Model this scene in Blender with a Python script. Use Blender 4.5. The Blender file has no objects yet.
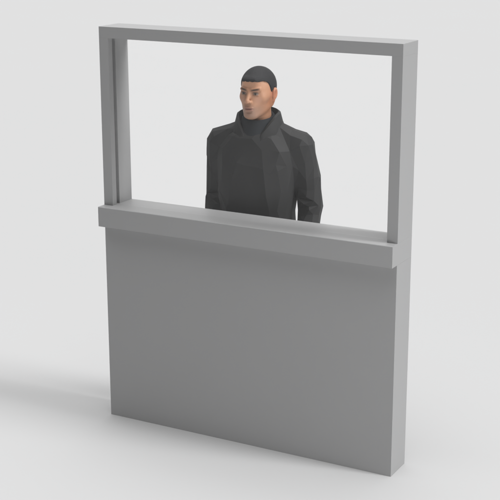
import bpy, bmesh, math
import numpy as np
from mathutils import Vector, Matrix
S = bpy.context.scene
C = S.collection
rng = np.random.default_rng(7)

# ------------------------------------------------------------------ materials
def mat(name, col, rough=.6, noise=.04, nscale=6.0, bump=0.0, bscale=300.0, spec=.5, attr=None, sheen=0.0):
    m = bpy.data.materials.new(name); m.use_nodes = True
    nt = m.node_tree; b = nt.nodes['Principled BSDF']
    b.inputs['Roughness'].default_value = rough
    b.inputs['Specular IOR Level'].default_value = spec
    if sheen: b.inputs['Sheen Weight'].default_value = sheen
    tc = nt.nodes.new('ShaderNodeTexCoord')
    n = nt.nodes.new('ShaderNodeTexNoise'); n.inputs['Scale'].default_value = nscale; n.inputs['Detail'].default_value = 6
    nt.links.new(tc.outputs['Object'], n.inputs['Vector'])
    mr = nt.nodes.new('ShaderNodeMapRange'); mr.inputs['To Min'].default_value = 1-noise; mr.inputs['To Max'].default_value = 1+noise
    nt.links.new(n.outputs['Fac'], mr.inputs['Value'])
    mx = nt.nodes.new('ShaderNodeVectorMath'); mx.operation = 'SCALE'
    if attr:
        a = nt.nodes.new('ShaderNodeAttribute'); a.attribute_name = attr
        nt.links.new(a.outputs['Color'], mx.inputs[0])
    else:
        mx.inputs[0].default_value = col
    nt.links.new(mr.outputs['Result'], mx.inputs['Scale'])
    nt.links.new(mx.outputs[0], b.inputs['Base Color'])
    if bump:
        n2 = nt.nodes.new('ShaderNodeTexNoise'); n2.inputs['Scale'].default_value = bscale; n2.inputs['Detail'].default_value = 3
        nt.links.new(tc.outputs['Object'], n2.inputs['Vector'])
        bp = nt.nodes.new('ShaderNodeBump'); bp.inputs['Strength'].default_value = bump; bp.inputs['Distance'].default_value = .001
        nt.links.new(n2.outputs['Fac'], bp.inputs['Height']); nt.links.new(bp.outputs['Normal'], b.inputs['Normal'])
    return m

M_wall  = mat('grey_lacquer', (.315, .315, .3165), .5, .015, 2.5, .02, 200, .38)
M_floor = mat('studio_floor', (.45, .45, .4515), .8, .008, .6, 0, spec=.1)
M_skin  = mat('skin', (1, 1, 1), .5, .05, 60, .15, 500, .4, attr='tone')
M_hair  = mat('buzzed_hair', (.014, .014, .0155), .7, .6, 120, .0, 500, .3)
M_coat  = mat('dark_wool', (.0185, .0185, .0189), .68, .10, 9, 0, 260, .38)
M_knit  = mat('slate_knit', (.022, .0245, .028), .9, .10, 30, 0, 300, .2)
M_trous = mat('dark_trousers', (.03, .03, .033), .85, .1, 30, .3, 700, .2)
M_shoe  = mat('black_leather', (.02, .02, .02), .35, .1, 30, .1, 300)

def glass():
    m = bpy.data.materials.new('clear_glass'); m.use_nodes = True; nt = m.node_tree; nt.nodes.clear()
    o = nt.nodes.new('ShaderNodeOutputMaterial')
    t = nt.nodes.new('ShaderNodeBsdfTransparent'); t.inputs[0].default_value = (1, 1, 1, 1)
    g = nt.nodes.new('ShaderNodeBsdfGlossy'); g.inputs['Color'].default_value = (GL, GL, GL, 1); g.inputs['Roughness'].default_value = .0
    a = nt.nodes.new('ShaderNodeAddShader')
    nt.links.new(t.outputs[0], a.inputs[0]); nt.links.new(g.outputs[0], a.inputs[1]); nt.links.new(a.outputs[0], o.inputs[0])
    return m
GL = .019
M_glass = glass()

# ------------------------------------------------------------------ mesh helpers
def link(name, me, m, parent=None):
    o = bpy.data.objects.new(name, me); C.objects.link(o)
    if m: me.materials.append(m)
    if parent: o.parent = parent
    return o
def prism(name, pts, z0, z1, m, parent, axis='z', bev=.0004):
    """extrude a closed 2-D outline from z0 to z1; axis 'z' takes (x, y), axis 'x' takes (y, z)"""
    bm = bmesh.new()
    f = (lambda p, h: (p[0], p[1], h)) if axis == 'z' else (lambda p, h: (h, p[0], p[1]))
    a = [bm.verts.new(f(p, z0)) for p in pts]; b = [bm.verts.new(f(p, z1)) for p in pts]
    n = len(pts)
    bm.faces.new(a[::-1]); bm.faces.new(b)
    for i in range(n): bm.faces.new((a[i], a[(i+1) % n], b[(i+1) % n], b[i]))
    bmesh.ops.recalc_face_normals(bm, faces=bm.faces)
    if bev: bmesh.ops.bevel(bm, geom=list(bm.edges), offset=bev, segments=2, affect='EDGES', profile=.5)
    me = bpy.data.meshes.new(name); bm.to_mesh(me); bm.free()
    return link(name, me, m, parent)

# ------------------------------------------------------------------ floor
def floor():
    bm = bmesh.new()
    bmesh.ops.create_grid(bm, x_segments=8, y_segments=8, size=300)
    me = bpy.data.meshes.new('floor'); bm.to_mesh(me); bm.free()
    o = link('floor', me, M_floor); o['kind'] = 'structure'; o['label'] = 'smooth pale grey studio floor'
floor()

# ------------------------------------------------------------------ partition with serving window
K = 2.0/2.2
W, D, H = 1.727*K, .185*K, 2.0
ZT, ZB, PR = 1.234*K, 1.1243*K, .061*K
J, HD = .0563*K, .0595*K
wall = bpy.data.objects.new('partition_wall', None); C.objects.link(wall)
wall['label'] = 'grey partition wall with a wide glazed window and a projecting counter ledge'
wall['category'] = 'wall'
prism('lower_panel', [(0, 0), (W, 0), (W, D), (0, D)], 0, ZB, M_wall, wall)
prism('counter_ledge', [(-PR+.0015, ZB), (D, ZB), (D, ZT)]+[(-PR+.004-.004*math.sin(q*math.pi/8), ZT-.004+.004*math.cos(q*math.pi/8)) for q in range(5)]+[(-PR, ZB+.0015)], 0, W, M_wall, wall, axis='x', bev=.0004)
G0, G1, GD = .034, .060, .016       # glazing groove: from, to, depth
def jamb(x0, s):
    p = [(0, 0), (J, 0), (J, G0), (J-GD, G0), (J-GD, G1), (J, G1), (J, D), (0, D)]
    pts = [(x0+s*x, y) for x, y in p]
    return prism('jamb', pts, ZT, H-HD, M_wall, wall)
jamb(0, 1); jamb(W, -1)
zh = H-HD
prism('header', [(0, zh), (D, zh), (D, H), (0, H)], 0, W, M_wall, wall, axis='x')
yg = (G0+G1)/2
prism('glass_pane', [(J-GD+.002, yg-.004), (W-J+GD-.002, yg-.004), (W-J+GD-.002, yg+.004), (J-GD+.002, yg+.004)], ZT+.0005, zh-.0005, M_glass, wall, bev=0)

# ------------------------------------------------------------------ implicit surfaces
class Field:
    def __init__(s, xs, ys, zs):
        s.ax = [np.asarray(a, np.float32) for a in (xs, ys, zs)]
        s.f = np.full([len(a) for a in s.ax], .5, np.float32)
    def sub(s, lo, hi):
        sl = tuple(slice(max(0, np.searchsorted(a, l)-1), np.searchsorted(a, h)+1) for a, l, h in zip(s.ax, lo, hi))
        g = [a[q] for a, q in zip(s.ax, sl)]
        return sl, g[0][:, None, None], g[1][None, :, None], g[2][None, None, :]
    def add(s, fn, lo, hi, k=.01, rot=0.0, pivot=(0, 0)):
        if rot:
            c = [(lo[0], lo[1]), (hi[0], lo[1]), (lo[0], hi[1]), (hi[0], hi[1])]
            cc = [rotp(x, y, rot, pivot) for x, y in c]
            lo2 = (min(q[0] for q in cc), min(q[1] for q in cc), lo[2]); hi2 = (max(q[0] for q in cc), max(q[1] for q in cc), hi[2])
        else: lo2, hi2 = lo, hi
        m = k+.03
        sl, x, y, z = s.sub([v-m for v in lo2], [v+m for v in hi2])
        if rot: x, y = rotp(x, y, -rot, pivot)
        d = fn(x, y, z); a = s.f[sl]
        if k > 0:
            h = np.clip(.5+.5*(a-d)/k, 0, 1); s.f[sl] = a*(1-h)+d*h-k*h*(1-h)
        else: s.f[sl] = np.minimum(a, d)
    def cut(s, fn, lo, hi, k=.006, rot=0.0, pivot=(0, 0)):
        if rot:
            c = [rotp(x, y, rot, pivot) for x in (lo[0], hi[0]) for y in (lo[1], hi[1])]
            lo, hi = (min(q[0] for q in c), min(q[1] for q in c), lo[2]), (max(q[0] for q in c), max(q[1] for q in c), hi[2])
        m = k+.02
        sl, x, y, z = s.sub([v-m for v in lo], [v+m for v in hi])
        if rot: x, y = rotp(x, y, -rot, pivot)
        d = -fn(x, y, z); a = s.f[sl]
        h = np.clip(.5-.5*(a-d)/k, 0, 1); s.f[sl] = a*(1-h)+d*h+k*h*(1-h)
    def mesh(s, name):
        f = s.f; ins = f < 0
        n = [q-1 for q in f.shape]
        cnt = np.zeros(n, np.int8)
        for i in (0, 1):
            for j in (0, 1):
                for k in (0, 1): cnt += ins[i:i+n[0], j:j+n[1], k:k+n[2]]
        cells = np.argwhere((cnt > 0) & (cnt < 8))
        idx = np.full(n, -1, np.int32); idx[tuple(cells.T)] = np.arange(len(cells))
        acc = np.zeros((len(cells), 3)); num = np.zeros(len(cells))
        cr = [(i, j, k) for i in (0, 1) for j in (0, 1) for k in (0, 1)]
        for a in cr:
            for ax in range(3):
                if a[ax]: continue
                b = list(a); b[ax] = 1
                A = cells+np.array(a); B = cells+np.array(b)
                fa = f[tuple(A.T)]; fb = f[tuple(B.T)]
                w = (fa < 0) != (fb < 0)
                t = np.where(w, fa/np.where(w, fa-fb, 1), 0)
                PA = np.stack([s.ax[q][A[:, q]] for q in range(3)], 1); PB = np.stack([s.ax[q][B[:, q]] for q in range(3)], 1)
                acc += (PA+(PB-PA)*t[:, None])*w[:, None]; num += w
        V = acc/num[:, None]
        Q = []
        for ax in range(3):
            u, v = [(1, 2), (2, 0), (0, 1)][ax]
            a0 = [slice(None)]*3; a1 = [slice(None)]*3; a0[ax] = slice(0, -1); a1[ax] = slice(1, None)
            e = np.argwhere(ins[tuple(a0)] != ins[tuple(a1)])
            e = e[(e[:, u] > 0) & (e[:, v] > 0) & (e[:, u] < n[u]) & (e[:, v] < n[v])]
            sgn = ins[tuple(e.T)]
            def cell(du, dv):
                c = e.copy(); c[:, u] -= du; c[:, v] -= dv; return idx[tuple(c.T)]
            q = np.stack([cell(1, 1), cell(0, 1), cell(0, 0), cell(1, 0)], 1)
            q[~sgn] = q[~sgn][:, ::-1]; Q.append(q)
        Q = np.concatenate(Q); Q = Q[(Q >= 0).all(1)]
        me = bpy.data.meshes.new(name)
        me.from_pydata(V.tolist(), [], Q.tolist()); me.update()
        me.polygons.foreach_set('use_smooth', [True]*len(me.polygons))
        return me, V
def rotp(x, y, a, p):
    c, s_ = math.cos(a), math.sin(a)
    return p[0]+(x-p[0])*c-(y-p[1])*s_, p[1]+(x-p[0])*s_+(y-p[1])*c
def ell(c, r, tilt=0.0):
    def fn(x, y, z):
        yy, zz = y-c[1], z-c[2]
        if tilt:
            ct, st = math.cos(tilt), math.sin(tilt); yy, zz = yy*ct-zz*st, yy*st+zz*ct
        X, Y, Z = (x-c[0])/r[0], yy/r[1], zz/r[2]
        k0 = np.sqrt(X*X+Y*Y+Z*Z); k1 = np.sqrt((X/r[0])**2+(Y/r[1])**2+(Z/r[2])**2)+1e-9
        return k0*(k0-1)/k1
    return fn, [c[i]-max(r) for i in range(3)], [c[i]+max(r) for i in range(3)]
def cap(a, b, ra, rb, sc=(1, 1, 1)):
    a = np.array(a, float); b = np.array(b, float); ab = b-a; L = ab@ab
    def fn(x, y, z):
        px, py, pz = x-a[0], y-a[1], z-a[2]
        t = np.clip((px*ab[0]+py*ab[1]+pz*ab[2])/L, 0, 1)
        qx, qy, qz = (px-ab[0]*t)/sc[0], (py-ab[1]*t)/sc[1], (pz-ab[2]*t)/sc[2]
        return (np.sqrt(qx*qx+qy*qy+qz*qz)-(ra+(rb-ra)*t))*min(sc)
    r = max(ra, rb)*max(sc)
    return fn, list(np.minimum(a, b)-r), list(np.maximum(a, b)+r)
def stack(rows, k=0):
    """stack of superellipse sections: rows of (z, half width, half depth, centre y)"""
    R = np.array(rows, float)
    def fn(x, y, z):
        a = np.interp(z, R[:, 0], R[:, 1]); b = np.interp(z, R[:, 0], R[:, 2]); cy = np.interp(z, R[:, 0], R[:, 3])
        q = (np.abs(x/a)**2.5+np.abs((y-cy)/b)**2.5)**(1/2.5)
        d = (q-1)*np.minimum(a, b)
        dz = np.maximum(R[0, 0]-z, z-R[-1, 0])
        return np.maximum(d, dz)
    return fn, [-R[:, 1].max(), (R[:, 3]-R[:, 2]).min(), R[0, 0]], [R[:, 1].max(), (R[:, 3]+R[:, 2]).max(), R[-1, 0]]
def axis(*segs):
    out = [np.array([segs[0][0]])]
    for a, b, d in segs:
        n = max(1, int(round((b-a)/d))); out.append(np.linspace(a, b, n+1)[1:])
    return np.concatenate(out)

# ------------------------------------------------------------------ the man behind the glass
BODY_YAW = math.radians(9)
HEAD_YAW = math.radians(-6)
PIV = (0, .01)
person_loc = (.688, .33, 0)

def head_prims(F, grow=0.0):
    kw = dict(rot=HEAD_YAW, pivot=PIV)
    def A(p, k): F.add(*p, k=k, **kw)
    def X(p, k): F.cut(*p, k=k, **kw)
    A(ell((0, .016, 1.707), (.0775, .098, .087)), .01)
    A(ell((0, -.028, 1.655), (.064, .064, .086)), .025)
    A(cap((-.026, -.076, 1.742), (.026, -.076, 1.742), .012, .012), .03)
    for s in (-1, 1):
        A(cap((s*.052, .002, 1.625), (s*.020, -.070, 1.590), .017, .017), .02)     # jaw line
        A(cap((s*.050, -.050, 1.664), (s*.060, -.01, 1.672), .014, .012), .022)     # cheekbone
        A(cap((s*.014, -.0870, 1.6975), (s*.047, -.074, 1.7025), .0078, .007), .012)   # brow
    A(ell((0, -.076, 1.588), (.023, .020, .019)), .018)                              # chin
    A(ell((0, -.078, 1.620), (.030, .020, .024)), .018)                              # mouth mound
    for s in (-1, 1):
        X(ell((s*.0315, -.1025, 1.684), (.019, .0175, .0115)), .010)
        A(ell((s*.0315, -.0735, 1.6835), (.0135, .0135, .0125)), .003)                # eyeball
        A(cap((s*.020, -.0845, 1.6905), (s*.043, -.0790, 1.6895), .0036, .0034), .004)  # upper lid
        A(cap((s*.021, -.0835, 1.6765), (s*.042, -.0785, 1.6770), .0026, .0026), .005)  # lower lid
    A(cap((0, -.0880, 1.694), (0, -.111, 1.655), .0070, .0095), .010)                # nose bridge
    A(ell((0, -.1105, 1.6515), (.0100, .0105, .0090)), .006)
    for s in (-1, 1):
        A(ell((s*.0115, -.1000, 1.6495), (.0075, .0105, .0075)), .005)
        X(ell((s*.0060, -.1070, 1.6420), (.0035, .0050, .0035)), .003)
    A(ell((0, -.0960, 1.6235), (.0240, .0085, .0052)), .005)                         # lips
    A(ell((0, -.0945, 1.6135), (.0205, .0090, .0062)), .004)
    X(cap((-.024, -.1000, 1.6185), (.024, -.1000, 1.6185), .0018, .0018), .0025)
    X(ell((0, -.1010, 1.6035), (.018, .008, .0045)), .006)
    for s in (-1, 1):                                                                # ears
        A(ell((s*.068, .016, 1.648), (.014, .020, .028)), .012)
        A(ell((s*.0835, .022, 1.677), (.0100, .0205, .0265), .22), .006)
        X(ell((s*.0945, .017, 1.677), (.0105, .0125, .0185), .22), .003)
        A(ell((s*.0825, .004, 1.664), (.005, .004, .008)), .004)
        A(ell((s*.0810, .012, 1.650), (.0070, .0095, .0130)), .005)
    A(cap((0, .035, 1.49), (0, .020, 1.62), .060, .056), .022)                         # neck

F = Field(axis((-.40, -.31, .015), (-.31, -.20, .005), (-.20, -.105, .012), (-.105, .105, .0021), (.105, .20, .012), (.20, .31, .005), (.31, .40, .015)),
          axis((-.28, -.135, .012), (-.135, -.07, .0021), (-.07, .13, .004), (.13, .20, .012)),
          axis((-.03, .70, .014), (.70, .93, .005), (.93, 1.54, .014), (1.54, 1.825, .0021)))
head_prims(F)
F.add(*stack([(.86, .165, .105, .03), (.95, .170, .11, .03), (1.08, .145, .095, .02), (1.25, .165, .110, .015), (1.38, .17, .105, .025), (1.46, .11, .075, .035), (1.49, .07, .06, .035)]), k=.01)
for s in (-1, 1):
    o = .022 if s < 0 else 0
    F.add(*cap((s*.05, .035, 1.475), (s*.185, .03, 1.425), .045, .052), k=.03)
    F.add(*cap((s*(.207-o/2), .03, 1.41), (s*(.257-o), .035, 1.13), .044, .036), k=.03)
    F.add(*cap((s*(.257-o), .035, 1.13), (s*(.262-o), -.04, .88), .036, .027), k=.02)
    F.add(*cap((s*.085, .03, .92), (s*.095, .02, .50), .085, .056), k=.03)
    F.add(*cap((s*.095, .02, .50), (s*.10, .045, .10), .056, .038), k=.03)
    F.add(*cap((s*.10, .045, .06), (s*.11, -.10, .045), .040, .032, (1, 1, .8)), k=.02)
    # palm, four fingers and a thumb
    F.add(*cap((s*(.263-o), -.042, .875), (s*(.266-o), -.055, .80), .024, .034, (.62, 1.15, 1)), k=.015)
    for y0, l1, l2, r in ((-.088, .040, .040, .0085), (-.067, .044, .045, .009), (-.046, .041, .042, .0085), (-.027, .032, .034, .0075)):
        p0 = (s*(.266-o), y0, .785); p1 = (s*(.262-o), y0-.004, .785-l1); p2 = (s*(.246-o), y0-.002, .785-l1-l2*.86)
        F.add(*cap(p0, p1, r+.001, r), k=.005); F.add(*cap(p1, p2, r, r-.0015), k=.003)
    F.add(*cap((s*(.262-o), -.072, .845), (s*(.252-o), -.108, .81), .014, .011), k=.008)
    F.add(*cap((s*(.252-o), -.108, .81), (s*(.243-o), -.118, .775), .0105, .009), k=.003)
me, V = F.mesh('person')

# skin tones per vertex, with shade painted into some facial recesses
hx, hy = rotp(V[:, 0], V[:, 1], -HEAD_YAW, PIV); hz = V[:, 2]
base = np.array([.50, .262, .155]); col = np.tile(base, (len(V), 1))
hz0 = hz
def blob(cx, cy, cz, rx, ry, rz, p=2.0):
    return np.exp(-((np.abs((hx-cx)/rx))**p+(np.abs((hy-cy)/ry))**p+(np.abs((hz-cz)/rz))**p))
def tint(w, c):
    global col
    w = np.clip(w, 0, 1)[:, None]; col = col*(1-w)+np.array(c)*w
head = (hz > 1.5) & (np.abs(hx) < .11)
tint(.80*blob(0, -.10, 1.60, .062, .07, .032, 4)*head, (.30, .185, .135))            # stubble
tint(.45*blob(0, -.105, 1.634, .026, .02, .008)*head, (.27, .165, .12))
for s in (-1, 1):
    tint(.40*blob(s*.055, -.03, 1.635, .022, .05, .035), (.30, .155, .10))
    tint(.7*blob(s*.082, .012, 1.668, .014, .03, .04, 4), (.50, .19, .12))
    tint(.35*blob(s*.042, -.08, 1.655, .018, .03, .016), (.52, .26, .19))
    tint(.85*blob(s*.0315, -.09, 1.686, .022, .03, .012, 2), (.16, .080, .050))   # eye-socket shade painted into the skin colour
    hz0 = hz; hz = hz-.16*(s*hx-.030)
    tint(.95*blob(s*.030, -.09, 1.7020, .020, .03, .0046, 4), (.022, .014, .010))   # brow
    hz = hz0
    tint(.65*blob(s*.086, .015, 1.675, .008, .010, .015, 4), (.30, .10, .055))  # ear hollow, its shade painted darker than the ear
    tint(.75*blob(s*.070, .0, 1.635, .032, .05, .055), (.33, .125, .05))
    ex = (hx-s*.0315)/.0125; ez = (hz-1.6835)/.0052
    eye = ((ex**2+ez**2) < 1) & (hy < -.075) & head
    tint(eye*.9, (.20, .165, .14))
    tint((((hx-s*.0305)**2+(hz-1.684)**2) < .0050**2)*(hy < -.075)*.95*head, (.035, .022, .015))
    tint(.9*blob(s*.0315, -.088, 1.6890, .0135, .02, .0018, 4), (.035, .022, .018))   # lashes
    tint(.8*blob(s*.006, -.107, 1.6425, .0045, .01, .0035, 4), (.07, .035, .025))
tint(.6*blob(0, -.10, 1.6185, .022, .03, .0085, 4), (.36, .155, .125))
tint(.85*blob(0, -.10, 1.6185, .024, .03, .0016, 4), (.10, .04, .035))
tint(.30*blob(0, -.115, 1.652, .012, .02, .012), (.50, .24, .17))
dz = .010*np.clip((1.70-V[:, 2])/.11, 0, 1)*np.clip((V[:, 2]-1.45)/.11, 0, 1)      # lengthen the lower face
V2 = V.copy(); V2[:, 2] -= dz; me.vertices.foreach_set('co', V2.astype(np.float32).ravel()); me.update()
ca = me.color_attributes.new('tone', 'FLOAT_COLOR', 'POINT')
ca.data.foreach_set('color', np.concatenate([col, np.ones((len(V), 1))], 1).astype(np.float32).ravel())
person = link('person', me, M_skin)
person.location = person_loc; person.scale = (1.006,)*3; person.rotation_euler = (0, 0, BODY_YAW)
person['label'] = 'man with cropped black hair in a dark high-collared jacket standing behind the window'
person['category'] = 'person'

# hair: a close cap over the skull, straight across the forehead
Hf = Field(axis((-.115, .115, .0022)), axis((-.125, .135, .0025)), axis((1.59, 1.825, .0022)))
Hf.add(*ell((0, .016, 1.707), (.0835, .1045, .0945)), k=.0)
Hf.add(*cap((-.026, -.078, 1.742), (.026, -.078, 1.742), .0145, .0145), k=.03)
x, y, z = Hf.ax[0][:, None, None], Hf.ax[1][None, :, None], Hf.ax[2][None, None, :]
line = np.interp(y, [-.12, -.05, -.034, -.024, -.013, -.004, .018, .034, .05, .12], [1.740, 1.740, 1.7375, 1.730, 1.705, 1.682, 1.710, 1.690, 1.635, 1.625])
line = line+.0012*np.sin(x*260)+.0009*np.sin(x*610+y*400)
Hf.f = np.maximum(Hf.f, (line-z)*.7).astype(np.float32)
Hf.f += (.0007*np.sin(x*900+y*300)*np.sin(y*800+z*500)).astype(np.float32)
hm, HV = Hf.mesh('hair')
co = np.array(HV); rx, ry = rotp(co[:, 0], co[:, 1], HEAD_YAW, PIV); co[:, 0] = rx; co[:, 1] = ry
hm.vertices.foreach_set('co', co.astype(np.float32).ravel()); hm.update()
hair = link('hair', hm, M_hair, person)

# jacket
def facet(me, name, m, parent, ratio, angle):
    o = link(name, me, m, parent)
    d = o.modifiers.new('d', 'DECIMATE'); d.ratio = ratio
    dg = bpy.context.evaluated_depsgraph_get(); dg.update()
    me2 = bpy.data.meshes.new_from_object(o.evaluated_get(dg)); o.modifiers.clear(); o.data = me2
    me2.name = name
    bm = bmesh.new(); bm.from_mesh(me2)
    for e in bm.edges:
        e.smooth = not (len(e.link_faces) == 2 and e.calc_face_angle(0) > math.radians(angle))
    for f in bm.faces: f.smooth = True
    bm.to_mesh(me2); bm.free()
    return o
Jf = Field(axis((-.36, .36, .0075)), axis((-.19, .19, .0075)), axis((.76, 1.60, .0075)))
Jf.add(*stack([(.78, .198, .145, .02), (.90, .192, .140, .02), (1.00, .186, .130, .015), (1.10, .184, .126, .01), (1.22, .196, .134, .008), (1.34, .200, .138, .012), (1.41, .195, .128, .016), (1.470, .135, .110, .014), (1.495, .100, .092, .015)]), k=.01)
for s in (-1, 1):
    S0 = .196 if s < 0 else .205
    Jf.add(*cap((s*.06, .028, 1.492), (s*S0, .028, 1.432), .058, .058), k=.03)
    A0, A1, A2 = (.210, .222, .238) if s < 0 else (.244, .260, .264)
    Jf.add(*cap((s*(S0+.006), .028, 1.415), (s*A0, .035, 1.27), .068, .063), k=.03)
    Jf.add(*cap((s*A0, .035, 1.27), (s*A1, .035, 1.13), .063, .060), k=.010)
    Jf.add(*cap((s*A1, .035, 1.13), (s*A2, -.035, .90), .060, .045), k=.008)
for s in (-1, 1): Jf.cut(lambda x, y, z: np.maximum(z-.905, np.abs(x-s*.27)-.055)+0*y, (.2*s-.12, -.19, .7), (.2*s+.15, .19, .90), k=.002)
Jf.cut(*cap((0, .030, 1.49), (0, .026, 1.62), .070, .074), k=.012)
jm, JV = Jf.mesh('jacket')
JN = np.zeros(len(JV)*3, np.float32); jm.vertices.foreach_get('normal', JN); JN = JN.reshape(-1, 3)
disp = np.zeros(len(JV))
def fold(a, b, w, h):
    a = np.array(a, float); b = np.array(b, float); ab = b-a
    t = np.clip(((JV-a)@ab)/(ab@ab), 0, 1)
    dist = np.linalg.norm(JV-a-ab*t[:, None], axis=1)
    disp[:] += 1.5*h*(np.exp(-(dist/w)**2)-.45*np.exp(-((dist-2.0*w)/w)**2))*(1-.6*t)
for s in (-1, 1):
    A1 = .232 if s < 0 else .265
    fold((s*.190, -.110, 1.350), (s*.120, -.125, 1.300), .009, -.011)
    fold((s*.194, -.100, 1.375), (s*.180, -.110, 1.270), .010, -.010)
    fold((s*.190, -.100, 1.400), (s*.120, -.110, 1.440), .012, -.005)
    fold((s*.180, -.110, 1.150), (s*.080, -.125, 1.070), .010, -.008)
    fold((s*.185, -.110, 1.200), (s*.140, -.125, 1.130), .010, -.006)
    fold((s*(A1-.05), -.03, 1.175), (s*(A1+.03), -.025, 1.165), .010, -.010)
    fold((s*(A1-.05), -.03, 1.130), (s*(A1+.05), -.015, 1.150), .009, -.007)
    fold((s*(A1-.04), -.04, 1.040), (s*(A1+.04), -.055, 1.060), .010, -.007)
    fold((s*(A1+.055), .02, 1.36), (s*(A1+.01), -.04, 1.28), .012, -.005)
    fold((s*.09, .13, 1.30), (s*.16, .10, 1.36), .012, -.006)
for s in (-1, 1): fold((s*.198, -.085, 1.36), (s*.196, -.07, 1.06), .008, -.010)
fold((.06, -.13, 1.42), (.10, -.13, 1.10), .020, .004)
fold((-.05, -.13, 1.40), (-.12, -.12, 1.16), .020, .004)
fold((.035, -.14, 1.45), (.040, -.14, .80), .006, -.006)                      # edge of the front flap
disp += .0022*np.sin(JV[:, 0]*31+JV[:, 2]*17+1.3)*np.sin(JV[:, 2]*29-JV[:, 0]*13)*np.cos(JV[:, 1]*23)
JV2 = JV+JN*disp[:, None]
jm.vertices.foreach_set('co', JV2.astype(np.float32).ravel()); jm.update()
jacket = facet(jm, 'jacket', M_coat, person, .0125, 11)

# roll neck under the jacket
def ring_strip(name, rows, m, parent, closed, thick):
    """rows[i][j] = point j of strip cross-section i"""
    bm = bmesh.new(); vs = [[bm.verts.new(p) for p in r] for r in rows]
    n = len(rows)
    for i in range(n if closed else n-1):
        a, b = vs[i], vs[(i+1) % n]
        for j in range(len(a)-1): bm.faces.new((a[j], b[j], b[j+1], a[j+1]))
    bmesh.ops.recalc_face_normals(bm, faces=bm.faces)
    me = bpy.data.meshes.new(name); bm.to_mesh(me); bm.free()
    o = link(name, me, m, parent)
    sd = o.modifiers.new('s', 'SOLIDIFY'); sd.thickness = thick; sd.offset = 0
    bv = o.modifiers.new('b', 'BEVEL'); bv.width = thick*.3; bv.segments = 2; bv.limit_method = 'ANGLE'; bv.angle_limit = math.radians(50)
    dg = bpy.context.evaluated_depsgraph_get(); dg.update()
    me2 = bpy.data.meshes.new_from_object(o.evaluated_get(dg)); o.modifiers.clear(); o.data = me2; me2.name = name
    bm = bmesh.new(); bm.from_mesh(me2)
    for e in bm.edges: e.smooth = not (len(e.link_faces) == 2 and e.calc_face_angle(0) > math.radians(32))
    for f in bm.faces: f.smooth = True
    bm.to_mesh(me2); bm.free()
    return o
rows = []
for i in range(48):
    t = 2*math.pi*i/48; sx, cy_ = math.sin(t), -math.cos(t)      # t = 0 at the front
    fr = .5+.5*math.cos(t)
    w = 1+.012*math.sin(5*t+1)
    r = []
    for (ra, rb, dz) in ((.062, .060, -.014), (.066, .064, -.002), (.074, .072, .002), (.080, .079, -.006), (.084, .086, -.030), (.092, .098, -.062), (.108, .110, -.10)):
        zt = 1.578-.030*fr
        r.append((ra*w*sx, .018+rb*w*cy_-.004*fr, zt+dz))
    rows.append(r)
knit = ring_strip('roll_neck', rows, M_knit, person, True, .004)

# wide jacket collar standing around the roll neck, open at the front
rows = []
N = 36
for i in range(N+1):
    u = -1+2*i/N; t = u*math.radians(158); a = abs(u)
    sx, cy_ = math.sin(t), math.cos(t)            # t = 0 at the back
    e = a**3.0
    def P(rad, z, fwd=0): return (rad*sx, .020+rad*1.02*cy_-fwd, z)
    zc = 1.594-.026*a-.085*max(0, (a-.62)/.38)**1.5
    zb = 1.505-.010*a-.050*max(0, (a-.55)/.45)**1.3
    rows.append([P(.098, zb-.02), P(.092, zb+.03), P(.092+.004*e, (zb+zc)/2+.012), P(.096+.004*e, zc), P(.103+.006*e, zc-.006), P(.114+.004*e, (zb+zc)/2-.006), P(.132-.018*e, zb-.004)])
collar = ring_strip('collar', rows, M_coat, jacket, False, .005)

# trousers and shoes
Tf = Field(axis((-.26, .26, .009)), axis((-.16, .18, .009)), axis((.02, 1.02, .009)))
Tf.add(*stack([(.82, .176, .118, .03), (.90, .176, .118, .03), (1.0, .165, .112, .025)]), k=.01)
for s in (-1, 1):
    Tf.add(*cap((s*.085, .03, .90), (s*.100, .02, .50), .098, .074), k=.02)
    Tf.add(*cap((s*.100, .02, .50), (s*.106, .035, .09), .074, .062), k=.02)
    for z0 in (.52, .47, .12, .16): Tf.cut(*cap((s*.05, -.05, z0), (s*.16, -.05, z0+.02), .006, .004), k=.02)
Tf.cut(lambda x, y, z: z-.06+0*x+0*y, (-.3, -.2, -.1), (.3, .2, .06), k=.003)
tm, _ = Tf.mesh('trousers'); link('trousers', tm, M_trous, person)
for s in (-1, 1):
    Sf = Field(axis((s*.11-.075, s*.11+.075, .005)), axis((-.20, .12, .005)), axis((-.02, .15, .005)))
    Sf.add(*cap((s*.104, .045, .055), (s*.112, -.120, .038), .050, .046, (.95, 1.1, .85)), k=.01)
    Sf.add(*cap((s*.104, .040, .06), (s*.104, .040, .11), .048, .046), k=.02)
    Sf.cut(lambda x, y, z: z-.001+0*x+0*y, (s*.11-.1, -.25, -.1), (s*.11+.1, .15, .0), k=.002)
    sm, _ = Sf.mesh('shoe'); link('shoe', sm, M_shoe, person)

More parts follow.
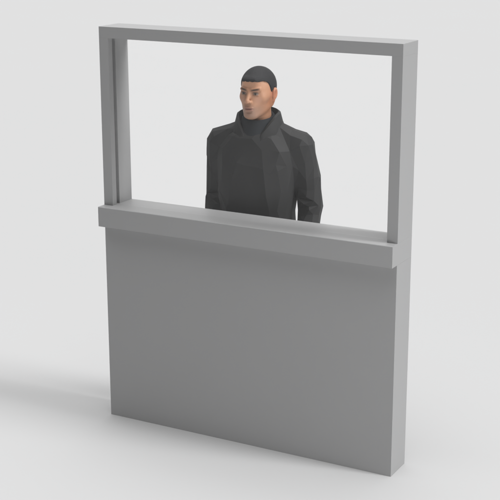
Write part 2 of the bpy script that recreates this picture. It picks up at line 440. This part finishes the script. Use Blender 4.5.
# ------------------------------------------------------------------ studio light (procedural environment)
wd = bpy.data.worlds.new('World'); S.world = wd; wd.use_nodes = True
nt = wd.node_tree; bg = nt.nodes['Background']
tc = nt.nodes.new('ShaderNodeTexCoord')
def vmath(op, a, b=None):
    n = nt.nodes.new('ShaderNodeVectorMath'); n.operation = op
    nt.links.new(a, n.inputs[0])
    if b is not None: n.inputs[1].default_value = b
    return n
def fmath(op, a, b=None, clamp=False):
    n = nt.nodes.new('ShaderNodeMath'); n.operation = op; n.use_clamp = clamp
    for i, v in enumerate((a, b)):
        if v is None: continue
        if isinstance(v, (int, float)): n.inputs[i].default_value = v
        else: nt.links.new(v, n.inputs[i])
    return n.outputs[0]
nrm = vmath('NORMALIZE', tc.outputs['Generated']).outputs[0]
def lobe(d, inner, outer, val):
    d = Vector(d).normalized()
    dp = vmath('DOT_PRODUCT', nrm, tuple(d)).outputs['Value']
    mr = nt.nodes.new('ShaderNodeMapRange'); mr.interpolation_type = 'SMOOTHSTEP'
    nt.links.new(dp, mr.inputs['Value'])
    mr.inputs['From Min'].default_value = math.cos(math.radians(outer)); mr.inputs['From Max'].default_value = math.cos(math.radians(inner))
    mr.inputs['To Min'].default_value = 0; mr.inputs['To Max'].default_value = val
    return mr.outputs['Result']
total = lobe((0, 0, 1), 0, 48, 3.55)
sep = nt.nodes.new('ShaderNodeSeparateXYZ'); nt.links.new(nrm, sep.inputs[0])
def ramp(v, a, b, to=1.0):
    mr = nt.nodes.new('ShaderNodeMapRange'); mr.interpolation_type = 'SMOOTHSTEP'; nt.links.new(v, mr.inputs['Value'])
    mr.inputs['From Min'].default_value = a; mr.inputs['From Max'].default_value = b
    mr.inputs['To Min'].default_value = 0; mr.inputs['To Max'].default_value = to
    return mr.outputs['Result']
def strip(az0, inner, outer, e0, e1, e2, e3, val):
    """tall strip light: azimuth centre and half widths, elevations where it rises and fades"""
    az = fmath('ARCTAN2', sep.outputs['Y'], sep.outputs['X'])
    off = fmath('ABSOLUTE', fmath('SUBTRACT', az, math.radians(az0)))
    a = ramp(off, math.radians(outer), math.radians(inner))
    zz = sep.outputs['Z']; q = lambda e: math.sin(math.radians(e))
    b = fmath('MULTIPLY', ramp(zz, q(e0), q(e1)), ramp(zz, q(e3), q(e2)))
    return fmath('MULTIPLY', fmath('MULTIPLY', a, b), val)
total = fmath('ADD', total, strip(7, 3, 11, 12, 22, 60, 72, 17.0))       # tall softbox to the right
total = fmath('ADD', total, strip(119, 25, 60, 4, 9, 22, 34, 1.3))      # low backlight behind the wall     (added to brighten the top faces)
total = fmath('ADD', total, .05)
nt.links.new(total, bg.inputs['Strength']); bg.inputs['Color'].default_value = (1, 1, 1, 1)
wd.cycles.sampling_method = 'MANUAL'; wd.cycles.sample_map_resolution = 1024

la = bpy.data.lights.new('low_fill', 'AREA'); la.shape = 'RECTANGLE'; la.size = 1.2; la.size_y = .8; la.energy = 38  # added fill, lightens the wall front towards the lower right
lo = bpy.data.objects.new('low_fill', la); C.objects.link(lo); lo.location = (W+2.2, -3.0, .45)
lo.rotation_euler = (Vector((W*.8, 0, .6))-Vector(lo.location)).to_track_quat('-Z', 'Y').to_euler()

# ------------------------------------------------------------------ camera
cam = bpy.data.cameras.new('camera'); co_ = bpy.data.objects.new('camera', cam); C.objects.link(co_)
yaw, pit, rol, f = -.502, -.2712, -.0019, 1302.1424
d = Vector((math.sin(yaw)*math.cos(pit), math.cos(yaw)*math.cos(pit), math.sin(pit)))
r = Vector((math.cos(yaw), -math.sin(yaw), 0)); u = r.cross(d)
r2 = r*math.cos(rol)+u*math.sin(rol); u2 = -r*math.sin(rol)+u*math.cos(rol)
m = Matrix((r2, u2, -d)).transposed().to_4x4()
m.translation = Vector((4.0352*K, -5.6957*K, 2.9021*K))
co_.matrix_world = m
cam.sensor_width = 36; cam.lens = 36*f/500; cam.clip_end = 1000; cam.clip_start = .1
S.camera = co_
S.view_settings.view_transform = 'Standard'; S.view_settings.look = 'None'; S.view_settings.exposure = 0
S.render.resolution_x = 1024; S.render.resolution_y = 1024
